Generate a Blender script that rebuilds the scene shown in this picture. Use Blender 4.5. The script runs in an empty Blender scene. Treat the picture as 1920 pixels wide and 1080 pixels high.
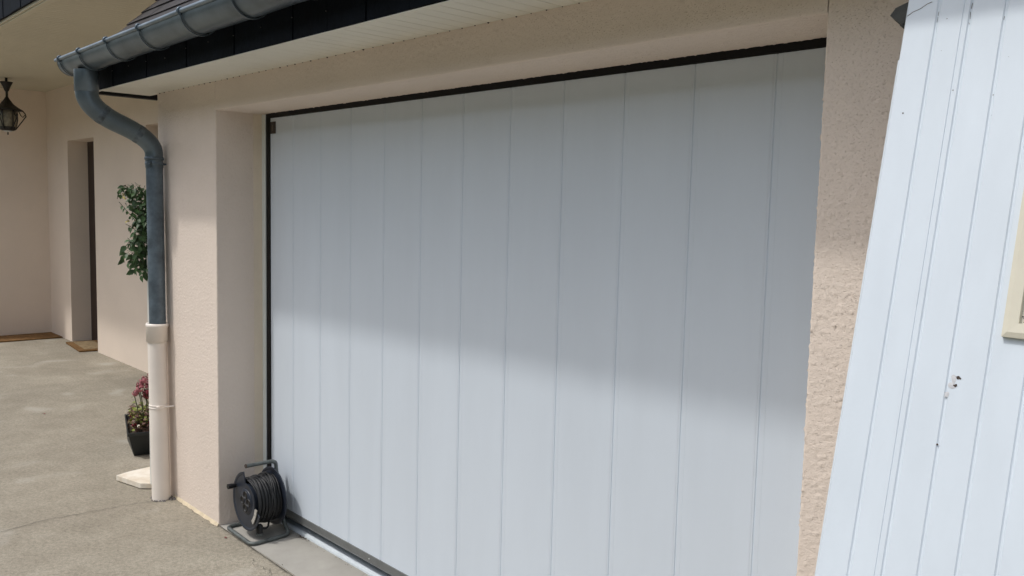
import bpy, math, random
from mathutils import Vector, noise
random.seed(7)
C = bpy.context.scene.collection
scn = bpy.context.scene

# ------------------------------------------------------------------ camera
CAM = Vector((3.46485, -1.76778, 1.60145))
YAW, PITCH, ROLL = 0.8202, 0.0925, 0.0232
cy, sy, cp, sp = math.cos(YAW), math.sin(YAW), math.cos(PITCH), math.sin(PITCH)
fwd = Vector((-sy*cp, cy*cp, -sp)); rt = Vector((cy, sy, 0)); up = rt.cross(fwd)
r2 = math.cos(ROLL)*rt + math.sin(ROLL)*up
u2 = -math.sin(ROLL)*rt + math.cos(ROLL)*up
cam = bpy.data.cameras.new('camera'); co = bpy.data.objects.new('camera', cam); C.objects.link(co)
from mathutils import Matrix
co.matrix_world = Matrix(((r2.x, u2.x, -fwd.x, CAM.x), (r2.y, u2.y, -fwd.y, CAM.y), (r2.z, u2.z, -fwd.z, CAM.z), (0, 0, 0, 1)))
cam.sensor_width = 36; cam.lens = 36*1608.47/1920; cam.clip_start = 0.05; cam.clip_end = 2000
scn.camera = co
# ------------------------------------------------------------------ world, sun, exposure
SUN = Vector((-0.42, -1.0, 1.85)).normalized()
w = bpy.data.worlds.new('World'); scn.world = w; w.use_nodes = True
nt = w.node_tree; bg = nt.nodes['Background']
sky = nt.nodes.new('ShaderNodeTexSky'); sky.sky_type = 'NISHITA'; sky.sun_disc = False
sky.sun_elevation = math.asin(SUN.z); sky.sun_rotation = math.atan2(SUN.x, SUN.y) % (2*math.pi)
sky.dust_density = 3.0; sky.air_density = 1.0
hs = nt.nodes.new('ShaderNodeHueSaturation'); hs.inputs['Saturation'].default_value = 0.55   # thin high cloud: a paler sky
nt.links.new(sky.outputs[0], hs.inputs['Color']); nt.links.new(hs.outputs[0], bg.inputs[0]); bg.inputs[1].default_value = 0.15
sl = bpy.data.lights.new('sun', 'SUN'); so = bpy.data.objects.new('sun', sl); C.objects.link(so)
sl.energy = 1.16; sl.angle = math.radians(2.6); sl.color = (1.0, 0.975, 0.935)
so.rotation_euler = SUN.to_track_quat('Z', 'Y').to_euler(); so.location = (-8, -10, 18)
scn.view_settings.view_transform = 'Standard'; scn.view_settings.look = 'None'
scn.view_settings.exposure = 0.45; scn.view_settings.gamma = 1

# ------------------------------------------------------------------ materials
def mat(name, col, rough=0.8, metal=0.0, var=0.0, vscale=3.0, bump=0.0, bscale=200.0, spec=0.5, var2=None, pits=None, coords='Object', stretch=None):
    m = bpy.data.materials.new(name); m.use_nodes = True
    n = m.node_tree.nodes; l = m.node_tree.links; b = n['Principled BSDF']
    b.inputs['Base Color'].default_value = (*col, 1); b.inputs['Roughness'].default_value = rough
    b.inputs['Metallic'].default_value = metal; b.inputs['Specular IOR Level'].default_value = spec
    tc = n.new('ShaderNodeTexCoord'); src = tc.outputs[coords]
    if var > 0:
        t = n.new('ShaderNodeTexNoise'); t.inputs['Scale'].default_value = vscale; t.inputs['Detail'].default_value = 6
        t.inputs['Roughness'].default_value = 0.6
        if stretch:
            mp0 = n.new('ShaderNodeMapping'); mp0.inputs['Scale'].default_value = stretch; l.new(src, mp0.inputs[0]); l.new(mp0.outputs[0], t.inputs[0])
        else: l.new(src, t.inputs[0])
        r = n.new('ShaderNodeValToRGB'); e = r.color_ramp.elements
        e[0].position = 0.32; e[1].position = 0.68
        a = var2 or tuple(c*(1-var) for c in col)
        e[0].color = (*a, 1); e[1].color = (*tuple(min(1, c*(1+var*0.5)) for c in col), 1)
        l.new(t.outputs[0], r.inputs[0]); l.new(r.outputs[0], b.inputs['Base Color'])
        m['ramp'] = 1
    last = None
    if bump > 0:
        t = n.new('ShaderNodeTexNoise'); t.inputs['Scale'].default_value = bscale; t.inputs['Detail'].default_value = 4
        l.new(src, t.inputs[0])
        bp = n.new('ShaderNodeBump'); bp.inputs['Strength'].default_value = 1.0; bp.inputs['Distance'].default_value = bump
        l.new(t.outputs[0], bp.inputs['Height']); last = bp
    if pits:   # (scale, depth): scattered elongated pits of scraped render
        t = n.new('ShaderNodeTexNoise'); t.inputs['Scale'].default_value = pits[0]; t.inputs['Detail'].default_value = 3
        t.inputs['Distortion'].default_value = 0.35
        mp = n.new('ShaderNodeMapping'); mp.inputs['Scale'].default_value = (1, 1, 1.5)
        l.new(src, mp.inputs[0]); l.new(mp.outputs[0], t.inputs[0])
        r = n.new('ShaderNodeMapRange'); r.inputs[1].default_value = 0.30; r.inputs[2].default_value = 0.40
        l.new(t.outputs[0], r.inputs[0])
        bp = n.new('ShaderNodeBump'); bp.inputs['Strength'].default_value = 1.0; bp.inputs['Distance'].default_value = pits[1]
        l.new(r.outputs[0], bp.inputs['Height'])
        if last: l.new(last.outputs[0], bp.inputs['Normal'])
        last = bp
    if last: l.new(last.outputs[0], b.inputs['Normal'])
    return m

M = {}
M['stucco'] = mat('stucco', (0.80, 0.695, 0.605), 0.92, var=0.05, vscale=1.6, bump=0.0012, bscale=260, pits=(190, 0.0011), spec=0.2)
M['stucco_far'] = mat('stucco_far', (0.80, 0.69, 0.585), 0.92, var=0.06, vscale=1.1, bump=0.002, bscale=90, spec=0.2)
M['stucco_reveal'] = mat('stucco_reveal', (0.78, 0.68, 0.55), 0.92, var=0.08, vscale=5, bump=0.0006, bscale=200, pits=(80, 0.0006), spec=0.2)
M['base_edge'] = mat('base_edge', (0.66, 0.56, 0.40), 0.9, var=0.15, vscale=30, bump=0.002, bscale=120, spec=0.2)
M['white_pvc'] = mat('white_pvc', (0.655, 0.723, 0.798), 0.42, var=0.03, vscale=3.0, bump=0.00025, bscale=60, spec=0.45, stretch=(2.2, 2.2, 0.35))
M['old_white'] = mat('old_white', (0.65, 0.72, 0.785), 0.5, var=0.05, vscale=3.5, bump=0.00025, bscale=70, spec=0.4, stretch=(3, 3, 0.5))
M['white_frame'] = mat('white_frame', (0.72, 0.76, 0.74), 0.5)
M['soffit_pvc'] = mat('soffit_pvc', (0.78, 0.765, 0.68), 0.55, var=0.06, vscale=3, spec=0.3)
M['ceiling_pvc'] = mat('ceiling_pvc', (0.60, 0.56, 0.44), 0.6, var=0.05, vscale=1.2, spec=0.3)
M['black_rubber'] = mat('black_rubber', (0.006, 0.006, 0.007), 0.6, spec=0.25)
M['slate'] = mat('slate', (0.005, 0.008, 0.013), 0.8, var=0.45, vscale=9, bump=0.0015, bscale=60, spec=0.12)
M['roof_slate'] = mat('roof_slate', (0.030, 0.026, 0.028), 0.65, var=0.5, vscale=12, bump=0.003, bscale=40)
M['zinc'] = mat('zinc', (0.22, 0.265, 0.30), 0.42, metal=0.55, var=0.30, vscale=7, bump=0.0004, bscale=30, var2=(0.15, 0.19, 0.225))
M['zinc_gutter'] = mat('zinc_gutter', (0.135, 0.17, 0.195), 0.36, metal=0.6, var=0.3, vscale=5, bump=0.0004, bscale=25, var2=(0.085, 0.11, 0.13))
M['zinc_seam'] = mat('zinc_seam', (0.13, 0.16, 0.185), 0.55, metal=0.4, var=0.6, vscale=25)
M['zinc_old'] = mat('zinc_old', (0.13, 0.17, 0.205), 0.5, metal=0.4, var=0.45, vscale=14, bump=0.0004, bscale=30)
M['pvc_pipe'] = mat('pvc_pipe', (0.87, 0.80, 0.725), 0.38, var=0.06, vscale=4, spec=0.45)
M['alu'] = mat('alu', (0.22, 0.23, 0.23), 0.5, metal=0.5, var=0.12, vscale=20)
M['rail_white'] = mat('rail_white', (0.62, 0.68, 0.72), 0.4, var=0.1, vscale=12)
M['dark_plate'] = mat('dark_plate', (0.045, 0.035, 0.032), 0.5, var=0.4, vscale=60)
M['plate_mark'] = mat('plate_mark', (0.16, 0.14, 0.12), 0.6)
M['threshold'] = mat('threshold', (0.365, 0.35, 0.315), 0.9, var=0.14, vscale=5, bump=0.001, bscale=150, spec=0.25)
M['cream_frame'] = mat('cream_frame', (0.64, 0.61, 0.50), 0.5, var=0.05, vscale=14)
M['beige_pane'] = mat('beige_pane', (0.68, 0.65, 0.55), 0.45, var=0.06, vscale=20)
M['grime'] = mat('grime', (0.16, 0.15, 0.14), 0.8, var=0.4, vscale=200)
M['rusty'] = mat('rusty', (0.07, 0.05, 0.04), 0.8, var=0.5, vscale=300)
M['rust_stain'] = mat('rust_stain', (0.58, 0.59, 0.61), 0.6, var=0.15, vscale=150)
M['steel_dark'] = mat('steel_dark', (0.045, 0.047, 0.042), 0.6, metal=0.4, var=0.4, vscale=40)
M['reel_plastic'] = mat('reel_plastic', (0.020, 0.026, 0.040), 0.42, var=0.35, vscale=18, spec=0.5)
M['cable'] = mat('cable', (0.013, 0.014, 0.016), 0.55, var=0.5, vscale=50)
M['tube_grey'] = mat('tube_grey', (0.13, 0.145, 0.14), 0.5, metal=0.35, var=0.4, vscale=30)
M['socket'] = mat('socket', (0.007, 0.007, 0.008), 0.5)
M['tape'] = mat('tape', (0.42, 0.40, 0.36), 0.7, var=0.3, vscale=80)
M['brown_door'] = mat('brown_door', (0.022, 0.008, 0.005), 0.45, var=0.3, vscale=10)
M['coir'] = mat('coir', (0.22, 0.125, 0.055), 0.95, var=0.35, vscale=25, bump=0.004, bscale=300, spec=0.1)
M['coir_light'] = mat('coir_light', (0.29, 0.215, 0.125), 0.95, var=0.3, vscale=25, bump=0.004, bscale=300, spec=0.1)
M['iron'] = mat('iron', (0.012, 0.010, 0.008), 0.55, var=0.5, vscale=60)
M['lamp_glass'] = mat('lamp_glass', (0.22, 0.20, 0.15), 0.25, var=0.4, vscale=25)
M['lamp_white'] = mat('lamp_white', (0.6, 0.6, 0.58), 0.5)
M['leaf'] = mat('leaf', (0.055, 0.11, 0.035), 0.5, var=0.5, vscale=30, spec=0.4)
M['leaf_pale'] = mat('leaf_pale', (0.22, 0.26, 0.05), 0.5, var=0.4, vscale=30)
M['leaf_maroon'] = mat('leaf_maroon', (0.10, 0.035, 0.035), 0.6, var=0.6, vscale=40, var2=(0.14, 0.10, 0.05))
M['stem'] = mat('stem', (0.07, 0.09, 0.035), 0.7)
M['yellow'] = mat('yellow', (0.50, 0.42, 0.07), 0.6)
M['pink'] = mat('pink', (0.50, 0.17, 0.20), 0.6, var=0.4, vscale=60)
M['red'] = mat('red', (0.22, 0.008, 0.022), 0.6, var=0.4, vscale=60)
M['petal_white'] = mat('petal_white', (0.6, 0.55, 0.45), 0.6)
M['pot_black'] = mat('pot_black', (0.013, 0.017, 0.018), 0.5)
M['soil'] = mat('soil', (0.05, 0.035, 0.025), 0.95, var=0.4, vscale=50)
M['slab_white'] = mat('slab_white', (0.78, 0.74, 0.66), 0.8, var=0.10, vscale=12, bump=0.002, bscale=60, var2=(0.66, 0.58, 0.46))
M['white_pole'] = mat('white_pole', (0.68, 0.68, 0.64), 0.45)
M['glass_dark'] = mat('glass_dark', (0.02, 0.022, 0.025), 0.1)

def ground_mat():
    m = bpy.data.materials.new('concrete'); m.use_nodes = True
    n = m.node_tree.nodes; l = m.node_tree.links; b = n['Principled BSDF']
    b.inputs['Roughness'].default_value = 0.88; b.inputs['Specular IOR Level'].default_value = 0.3
    tc = n.new('ShaderNodeTexCoord'); src = tc.outputs['Object']
    def nz(sc, det=6, rough=0.6, vec=src, dist=0):
        t = n.new('ShaderNodeTexNoise'); t.inputs['Scale'].default_value = sc; t.inputs['Detail'].default_value = det
        t.inputs['Roughness'].default_value = rough; t.inputs['Distortion'].default_value = dist; l.new(vec, t.inputs[0]); return t.outputs[0]
    def ramp(f, stops):
        r = n.new('ShaderNodeValToRGB'); e = r.color_ramp.elements
        e[0].position, e[0].color = stops[0][0], (*stops[0][1], 1); e[1].position, e[1].color = stops[-1][0], (*stops[-1][1], 1)
        for s in stops[1:-1]:
            x = e.new(s[0]); x.color = (*s[1], 1)
        l.new(f, r.inputs[0]); return r.outputs[0]
    def mix(f, a, c, mode='MIX'):
        x = n.new('ShaderNodeMix'); x.data_type = 'RGBA'; x.blend_type = mode
        if isinstance(f, float): x.inputs[0].default_value = f
        else: l.new(f, x.inputs[0])
        l.new(a, x.inputs[6]); l.new(c, x.inputs[7]); return x.outputs[2]
    base = ramp(nz(1.3), [(0.30, (0.285, 0.256, 0.205)), (0.52, (0.345, 0.312, 0.252)), (0.72, (0.415, 0.376, 0.306))])
    g1 = ramp(nz(55, 5, 0.7), [(0.36, (0.76, 0.76, 0.75)), (0.60, (1.06, 1.06, 1.06))])
    g2 = ramp(nz(190, 3, 0.7), [(0.38, (0.82, 0.81, 0.79)), (0.60, (1.06, 1.06, 1.06))]); g1 = mix(1.0, g1, g2, 'MULTIPLY')
    base = mix(1.0, base, g1, 'MULTIPLY')
    mid = ramp(nz(7, 6, 0.65), [(0.34, (0.90, 0.90, 0.89)), (0.62, (1.04, 1.04, 1.04))])
    base = mix(1.0, base, mid, 'MULTIPLY')
    # soft pale patches mixed into the concrete colour
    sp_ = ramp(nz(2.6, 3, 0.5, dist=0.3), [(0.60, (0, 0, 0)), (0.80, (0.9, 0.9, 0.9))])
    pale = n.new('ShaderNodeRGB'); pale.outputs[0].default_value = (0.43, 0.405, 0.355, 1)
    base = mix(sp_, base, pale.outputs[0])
    # small dark grit
    v = n.new('ShaderNodeTexVoronoi'); v.inputs['Scale'].default_value = 14; l.new(src, v.inputs[0])
    gr = ramp(v.outputs[0], [(0.035, (0.45, 0.42, 0.38)), (0.06, (1, 1, 1))])
    base = mix(0.55, base, mix(1.0, base, gr, 'MULTIPLY'))
    l.new(base, b.inputs['Base Color'])
    bp = n.new('ShaderNodeBump'); bp.inputs['Distance'].default_value = 0.003; bp.inputs['Strength'].default_value = 0.9
    l.new(nz(120, 5, 0.7), bp.inputs['Height'])
    bp2 = n.new('ShaderNodeBump'); bp2.inputs['Distance'].default_value = 0.004; bp2.inputs['Strength'].default_value = 0.5
    l.new(nz(6, 5, 0.6), bp2.inputs['Height']); l.new(bp.outputs[0], bp2.inputs['Normal'])
    l.new(bp2.outputs[0], b.inputs['Normal'])
    return m
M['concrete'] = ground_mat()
M['grass'] = mat('grass', (0.05, 0.075, 0.03), 0.95, var=0.4, vscale=1.0)
M['crack'] = mat('crack', (0.085, 0.075, 0.062), 0.95, var=0.3, vscale=40)

# ------------------------------------------------------------------ mesh helpers
def perp(d):
    a = Vector((0, 0, 1)) if abs(d.z) < 0.9 else Vector((1, 0, 0))
    u = d.cross(a).normalized(); return u, d.cross(u).normalized()
class MB:
    def __init__(s): s.v = []; s.f = []; s.sm = []
    def add(s, vs, fs, smooth=False):
        k = len(s.v); s.v += [tuple(v) for v in vs]; s.f += [tuple(i+k for i in f) for f in fs]; s.sm += [smooth]*len(fs); return s
    def box(s, x0, y0, z0, x1, y1, z1):
        vs = [(x, y, z) for x in (x0, x1) for y in (y0, y1) for z in (z0, z1)]
        return s.add(vs, [(0, 1, 3, 2), (4, 6, 7, 5), (0, 4, 5, 1), (2, 3, 7, 6), (0, 2, 6, 4), (1, 5, 7, 3)])
    def prism(s, poly, d):      # poly: 3d points, d: extrusion vector
        n = len(poly); d = Vector(d); P = [Vector(p) for p in poly]
        vs = P + [p+d for p in P]
        fs = [tuple(range(n))[::-1], tuple(range(n, 2*n))] + [(i, (i+1) % n, (i+1) % n+n, i+n) for i in range(n)]
        return s.add(vs, fs)
    def tube(s, pts, r, n=12, cap=True):
        P = [Vector(p) for p in pts]; R = r if isinstance(r, (list, tuple)) else [r]*len(P)
        vs = []; u = None
        for i, p in enumerate(P):
            d = (P[min(i+1, len(P)-1)] - P[max(i-1, 0)]).normalized()
            if u is None: u, _ = perp(d)
            u = (u - d*u.dot(d)).normalized(); v = d.cross(u)
            vs += [p + (u*math.cos(2*math.pi*k/n) + v*math.sin(2*math.pi*k/n))*R[i] for k in range(n)]
        fs = [(i*n+k, i*n+(k+1) % n, (i+1)*n+(k+1) % n, (i+1)*n+k) for i in range(len(P)-1) for k in range(n)]
        s.add(vs, fs, True)
        if cap: s.add(vs[:n], [tuple(range(n))[::-1]]); s.add(vs[-n:], [tuple(range(n))])
        return s
    def lathe(s, c, prof, n=24, axis=(0, 0, 1)):  # prof: (r, h)
        a = Vector(axis).normalized(); u, v = perp(a); c = Vector(c); vs = []
        for r, h in prof: vs += [c + a*h + (u*math.cos(2*math.pi*k/n)+v*math.sin(2*math.pi*k/n))*max(r, 1e-5) for k in range(n)]
        fs = [(i*n+k, i*n+(k+1) % n, (i+1)*n+(k+1) % n, (i+1)*n+k) for i in range(len(prof)-1) for k in range(n)]
        return s.add(vs, fs, True)
    def leaf(s, p, d, nrm, L, W, fold=0.25, teeth=False):
        d = Vector(d).normalized(); nrm = Vector(nrm); nrm = (nrm - d*nrm.dot(d)).normalized(); sd = d.cross(nrm); p = Vector(p)
        sh = [(0, 0), (0.18, .34), (0.42, .5), (0.7, .33), (1, 0)]
        mid = [p + d*L*t - nrm*L*0.22*t*t for t, _ in sh]
        lf = [mid[i] + sd*W*sh[i][1] + nrm*W*fold*sh[i][1] for i in range(1, 4)]
        rg = [mid[i] - sd*W*sh[i][1] + nrm*W*fold*sh[i][1] for i in range(1, 4)]
        vs = mid + lf + rg
        return s.add(vs, [(0, 1, 5), (1, 2, 6, 5), (2, 3, 7, 6), (3, 4, 7), (0, 8, 1), (1, 8, 9, 2), (2, 9, 10, 3), (3, 10, 4)], True)
    def build(s, name, m, parent=None, bevel=0, **kw):
        me = bpy.data.meshes.new(name); me.from_pydata(s.v, [], s.f); me.update()
        me.polygons.foreach_set('use_smooth', s.sm)
        import bmesh
        bm = bmesh.new(); bm.from_mesh(me); bmesh.ops.recalc_face_normals(bm, faces=bm.faces); bm.to_mesh(me); bm.free()
        me.materials.append(M[m]); o = bpy.data.objects.new(name, me); C.objects.link(o)
        if parent is not None:
            o.parent = parent; o.matrix_parent_inverse = Matrix.Translation(-abs_loc(parent))
        if bevel:
            b = o.modifiers.new('bevel', 'BEVEL'); b.width = bevel; b.segments = 2; b.limit_method = 'ANGLE'
        for k, v in kw.items(): o[k] = v
        return o
def abs_loc(o): return o.location.copy() if o.parent is None else Vector((0, 0, 0)) + abs_loc(o.parent) if o.type == 'MESH' else o.location.copy()
def thing(name, label, cat, loc, group=None):
    o = bpy.data.objects.new(name, None); C.objects.link(o); o.location = loc; o.empty_display_size = 0.1
    o['label'] = label; o['category'] = cat
    if group: o['group'] = group
    return o
# children are built in world coordinates: give every parent the inverse of its place
_build = MB.build
def build(s, name, m, parent=None, bevel=0, **kw):
    o = _build(s, name, m, None, bevel, **kw)
    if parent is not None:
        root = parent
        while root.parent is not None: root = root.parent
        o.parent = parent
        o.matrix_parent_inverse = Matrix.Identity(4)
        if parent is root: o.location = -Vector(root.location)
        else: o.location = (0, 0, 0)
    return o
MB.build = build
def arc(c, a, b, n=8):       # quadratic bend through corner c from a to b
    a, b, c = Vector(a), Vector(b), Vector(c)
    return [(a*(1-t)**2 + c*2*t*(1-t) + b*t*t) for t in [i/n for i in range(n+1)]]
def roundpath(pts, r, n=6):
    P = [Vector(p) for p in pts]; out = [P[0]]
    for i in range(1, len(P)-1):
        a = P[i] + (P[i-1]-P[i]).normalized()*min(r, (P[i-1]-P[i]).length*.49)
        b = P[i] + (P[i+1]-P[i]).normalized()*min(r, (P[i+1]-P[i]).length*.49)
        out += arc(P[i], a, b, n)
    return out + [P[-1]]

# ------------------------------------------------------------------ ground
XL, XR, XC = -0.5165, 2.5384, -1.237          # opening jambs, house corner
D, HT, ZS = 0.2432, 2.0329, 2.166             # door plane, head, soffit
PY, PX = 1.13, -7.65                          # porch wall, far left wall
g = MB(); S = 60
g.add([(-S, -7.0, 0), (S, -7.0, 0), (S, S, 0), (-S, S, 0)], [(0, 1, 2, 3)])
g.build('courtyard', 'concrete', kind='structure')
g = MB(); g.add([(-300, -300, -0.03), (300, -300, -0.03), (300, 300, -0.03), (-300, 300, -0.03)], [(0, 1, 2, 3)])
g.build('lawn', 'grass', kind='structure')
th = MB(); th.box(XL, 0.004, -0.02, XR, 0.6, 0.004)
th.build('threshold', 'threshold', kind='structure')
j = MB()
def crack(m, pts, wd, z, jit=0.004, step=0.03):
    P = [Vector((*p, z)) for p in pts]; Q = []
    for a, b in zip(P, P[1:]):
        k = max(1, int((b-a).length/step)); Q += [a.lerp(b, i/k) for i in range(k)]
    Q.append(P[-1]); vs = []
    for i, q in enumerate(Q):
        d = (Q[min(i+1, len(Q)-1)]-Q[max(i-1, 0)]).normalized(); s_ = Vector((-d.y, d.x, 0))
        q = q + s_*random.uniform(-jit, jit); ww = wd*random.uniform(0.4, 1)/2
        vs += [q+s_*ww, q-s_*ww]
    m.add(vs, [(2*i, 2*i+1, 2*i+3, 2*i+2) for i in range(len(Q)-1)])
crack(j, [(XL-0.02, -0.002), (0.25, -0.012), (1.0, -0.015), (XR, -0.012)], 0.006, 0.0085, 0.001)
crack(j, [(-1.06, -0.11), (-1.09, -0.17), (-1.107, -0.34), (-1.131, -0.61), (-1.092, -0.83), (-1.1, -1.3)], 0.0040, 0.004, 0.006)
crack(j, [(-0.05, -0.06), (0.05, -0.075), (0.12, -0.05), (0.2, -0.09)], 0.003, 0.004, 0.012, 0.012)
j.build('ground_crack', 'crack', kind='structure')

# added unseen leafy screen behind the camera: blocks low sky, darkens upper door
hm = MB(); nx, nz_ = 90, 16; vs = []
for i in range(nx+1):
    for k in range(nz_+1):
        t = k/nz_; x_ = -22+44*i/nx; zz = 5.6*t; yy = -9.0-1.2*t*t
        q = Vector((x_, yy, zz)); d_ = noise.noise(q*1.1)*0.5+noise.noise(q*3.1)*0.25
        vs.append((x_, yy+d_, zz+d_*0.7*t))
hm.add(vs, [(i*(nz_+1)+k, i*(nz_+1)+k+1, (i+1)*(nz_+1)+k+1, (i+1)*(nz_+1)+k) for i in range(nx) for k in range(nz_)], True)
hm.add([(-22, -9.4, 0), (22, -9.4, 0), (22, -12, 0), (-22, -12, 0), (-22, -10.5, 5.5), (22, -10.5, 5.5), (22, -12, 4.4), (-22, -12, 4.4)], [(3, 2, 6, 7), (4, 5, 6, 7)])
hg = hm.build('sky_block_hedge', 'leaf', None); hg['label'] = 'tall dark green leafy screen added out of view to block low sky'; hg['category'] = 'sky_block_hedge'

# ------------------------------------------------------------------ displaced render coat
def hgt(p):
    q = Vector(p)
    n_ = noise.noise(q*165); a = n_*0.0006 + max(0.0, n_-0.22)*0.0050 + noise.noise(q*40+Vector((9, 3, 1)))*0.0004
    t = noise.noise(Vector((q.x*110, q.y*110, q.z*145))+Vector((31, 7, 5)))
    if t < -0.34: a -= min(1, (-0.34-t)*6)*0.0011
    return a
def stucco_sheet(mb, path, ext, length, step):
    """path: list of (point, normal) ; swept along ext (unit axis) for length"""
    n = int(length/step)+1; m = len(path); vs = []
    e = Vector(ext)
    for i in range(n+1):
        o = e*(length*i/n)
        for p, nn in path:
            q = Vector(p)+o; vs.append(q + Vector(nn)*hgt(q))
    fs = [(i*m+k, i*m+k+1, (i+1)*m+k+1, (i+1)*m+k) for i in range(n) for k in range(m-1)]
    mb.add(vs, fs, True)
def path2(pts, corner_r, step):
    """polyline (2d->3d points given) with rounded corner, returns (point, normal) list; outward normal on the left-hand side given by n list"""
    out = []
    for k in range(len(pts)-1):
        a, b, nn = Vector(pts[k][0]), Vector(pts[k+1][0]), Vector(pts[k][1])
        L = (b-a).length; d = (b-a)/L
        s0 = corner_r if k > 0 else 0; s1 = L-corner_r if k < len(pts)-2 else L
        c = max(1, int((s1-s0)/step))
        out += [(a+d*(s0+(s1-s0)*i/c), nn) for i in range(c+1)]
    return out
wl = MB(); ST = 0.0045
# left pier: side wall -> front -> left reveal
stucco_sheet(wl, path2([((XC, 0.05, 0), (-1, 0, 0)), ((XC, 0, 0), (0, -1, 0)), ((XL, 0, 0), (1, 0, 0)), ((XL, 0.19, 0), (1, 0, 0))], 0.003, ST), (0, 0, 1), ZS, ST)
# right pier: reveal -> front
stucco_sheet(wl, path2([((XR, 0.19, 0), (-1, 0, 0)), ((XR, 0, 0), (0, -1, 0)), ((3.0, 0, 0), (0, -1, 0))], 0.003, ST), (0, 0, 1), ZS, ST)
# lintel: front -> head soffit
stucco_sheet(wl, path2([((XL, 0, ZS), (0, -1, 0)), ((XL, 0, HT), (0, 0, -1)), ((XL, 0.235, HT), (0, 0, -1))], 0.003, ST*1.3), (1, 0, 0), XR-XL, ST*1.3)
# plain masses behind the render coat
wl.box(XC+0.006, 0.05, 0, XL-0.02, 0.33, 2.3); wl.box(XR+0.02, 0.02, 0, 3.0, 0.33, 2.3)
wl.box(3.0, 0, 0, 5.2, 0.33, 2.3); wl.box(XL-0.1, 0.02, HT+0.02, XR+0.1, 0.33, 2.3)
wl.add([(XC, 0.05, 0), (XC, PY+0.4, 0), (XC, PY+0.4, 3.7), (XC, 0.3, 2.75), (XC, 0.05, 2.5)], [(0, 1, 2, 3, 4)])
wl.box(5.0, 0.33, 0, 5.2, 5.5, 2.6); wl.box(XC+0.02, 5.2, 0, 5.2, 5.5, 2.6)
gar = thing('garage', 'pinkish cream rendered garage with wide white panelled sliding door under a slate eave', 'garage', (0.65, 2.7, 0))
wall = wl.build('wall', 'stucco', gar)
# smoother reveal strip next to the door frame
rv = MB(); rv.box(XL-0.02, 0.19, 0, XL+0.0015, 0.236, HT-0.001); rv.build('reveal_strip', 'stucco_reveal', gar)
be = MB()
n = 90; vs = []
for i in range(n+1):
    x = XC+0.16 + (XL-0.002-XC-0.16)*i/n; k = 0.010+0.006*noise.noise(Vector((x*20, 0, 0)))
    vs += [(x, -k, 0.001), (x, -0.003, 0.012+0.006*noise.noise(Vector((x*24, 5, 0)))), (x, 0.004, 0.02)]
be.add(vs, [(3*i+k, 3*i+3+k, 3*i+4+k, 3*i+1+k) for i in range(n) for k in (0, 1)], True)
be.build('wall_foot', 'base_edge', gar)

# soffit (slatted underside): planks with V joints across X
FY = -0.258
sf = MB(); X0, X1 = -1.375, 5.3
x = X0
k0 = 1.0
xs = []
t = k0
while t > X0: t -= 0.0627
t += 0.0627; prev = X0; idx = 0
edges = [X0]
while t < X1: edges.append(t); t += 0.0627
edges.append(X1)
for a, b in zip(edges, edges[1:]):
    q = round((b-k0)/0.0627); gap = 0.0030 if q % 4 == 0 else 0.0017
    if b-a > 0.01: sf.box(a+0.0003, FY+0.004, ZS, b-gap, 0.012, ZS+0.008)
sf.build('soffit', 'soffit_pvc', gar)
sb = MB(); sb.box(X0, FY, ZS+0.009, X1, 0.02, ZS+0.02); sb.build('soffit_backing', 'black_rubber', gar)
tr = MB(); tr.box(X0-0.045, FY-0.0125, ZS-0.007, X1, FY+0.003, ZS-0.0035); tr.build('soffit_trim', 'soffit_pvc', gar, bevel=0.001)
st = MB(); st.box(-1.42, FY+0.004, ZS-0.016, -1.376, PY-0.05, ZS+0.012); st.build('side_trim', 'black_rubber', gar)
# dirt dots where soffit meets the wall
dt = MB()
for e_ in edges[1:-1]:
    if e_ < 4 and e_ > XC:
        r = random.uniform(0.002, 0.0045); dt.lathe((e_, -0.003, ZS-0.001), [(0, -r), (r, 0), (r*0.4, r*0.5)], 6)
dt.build('cobweb_dirt', 'rusty', gar, kind='stuff')
# fascia of upright slates
x = -1.42; k = 0
fa = MB()
while x < 5.2:
    x2 = -1.314+0.2265*k + (0 if k else 0); x2 = -1.314 + 0.2265*(k)
    yo = 0.006 if k % 2 else 0.0
    fa.box(x+0.003, FY-0.013-yo*0.5-random.uniform(0, .002), ZS-0.003+random.uniform(0, .003), x2-0.003, FY-0.004, 2.335)
    x = x2; k += 1
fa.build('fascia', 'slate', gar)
fb = MB(); fb.box(-1.418, FY-0.0035, ZS-0.001, 5.2, FY+0.0035, 2.32); fb.build('fascia_board', 'black_rubber', gar)
nl = MB()
for i in range(28):
    xx = -1.42+0.2265*(i+0.45); nl.lathe((xx, FY-0.016, 2.235+random.uniform(-.01, .01)), [(0, -0.003), (0.0022, -0.001), (0.0022, 0.002)], 8, (0, -1, 0))
nl.build('fascia_nail', 'alu', gar, kind='stuff')
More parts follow.
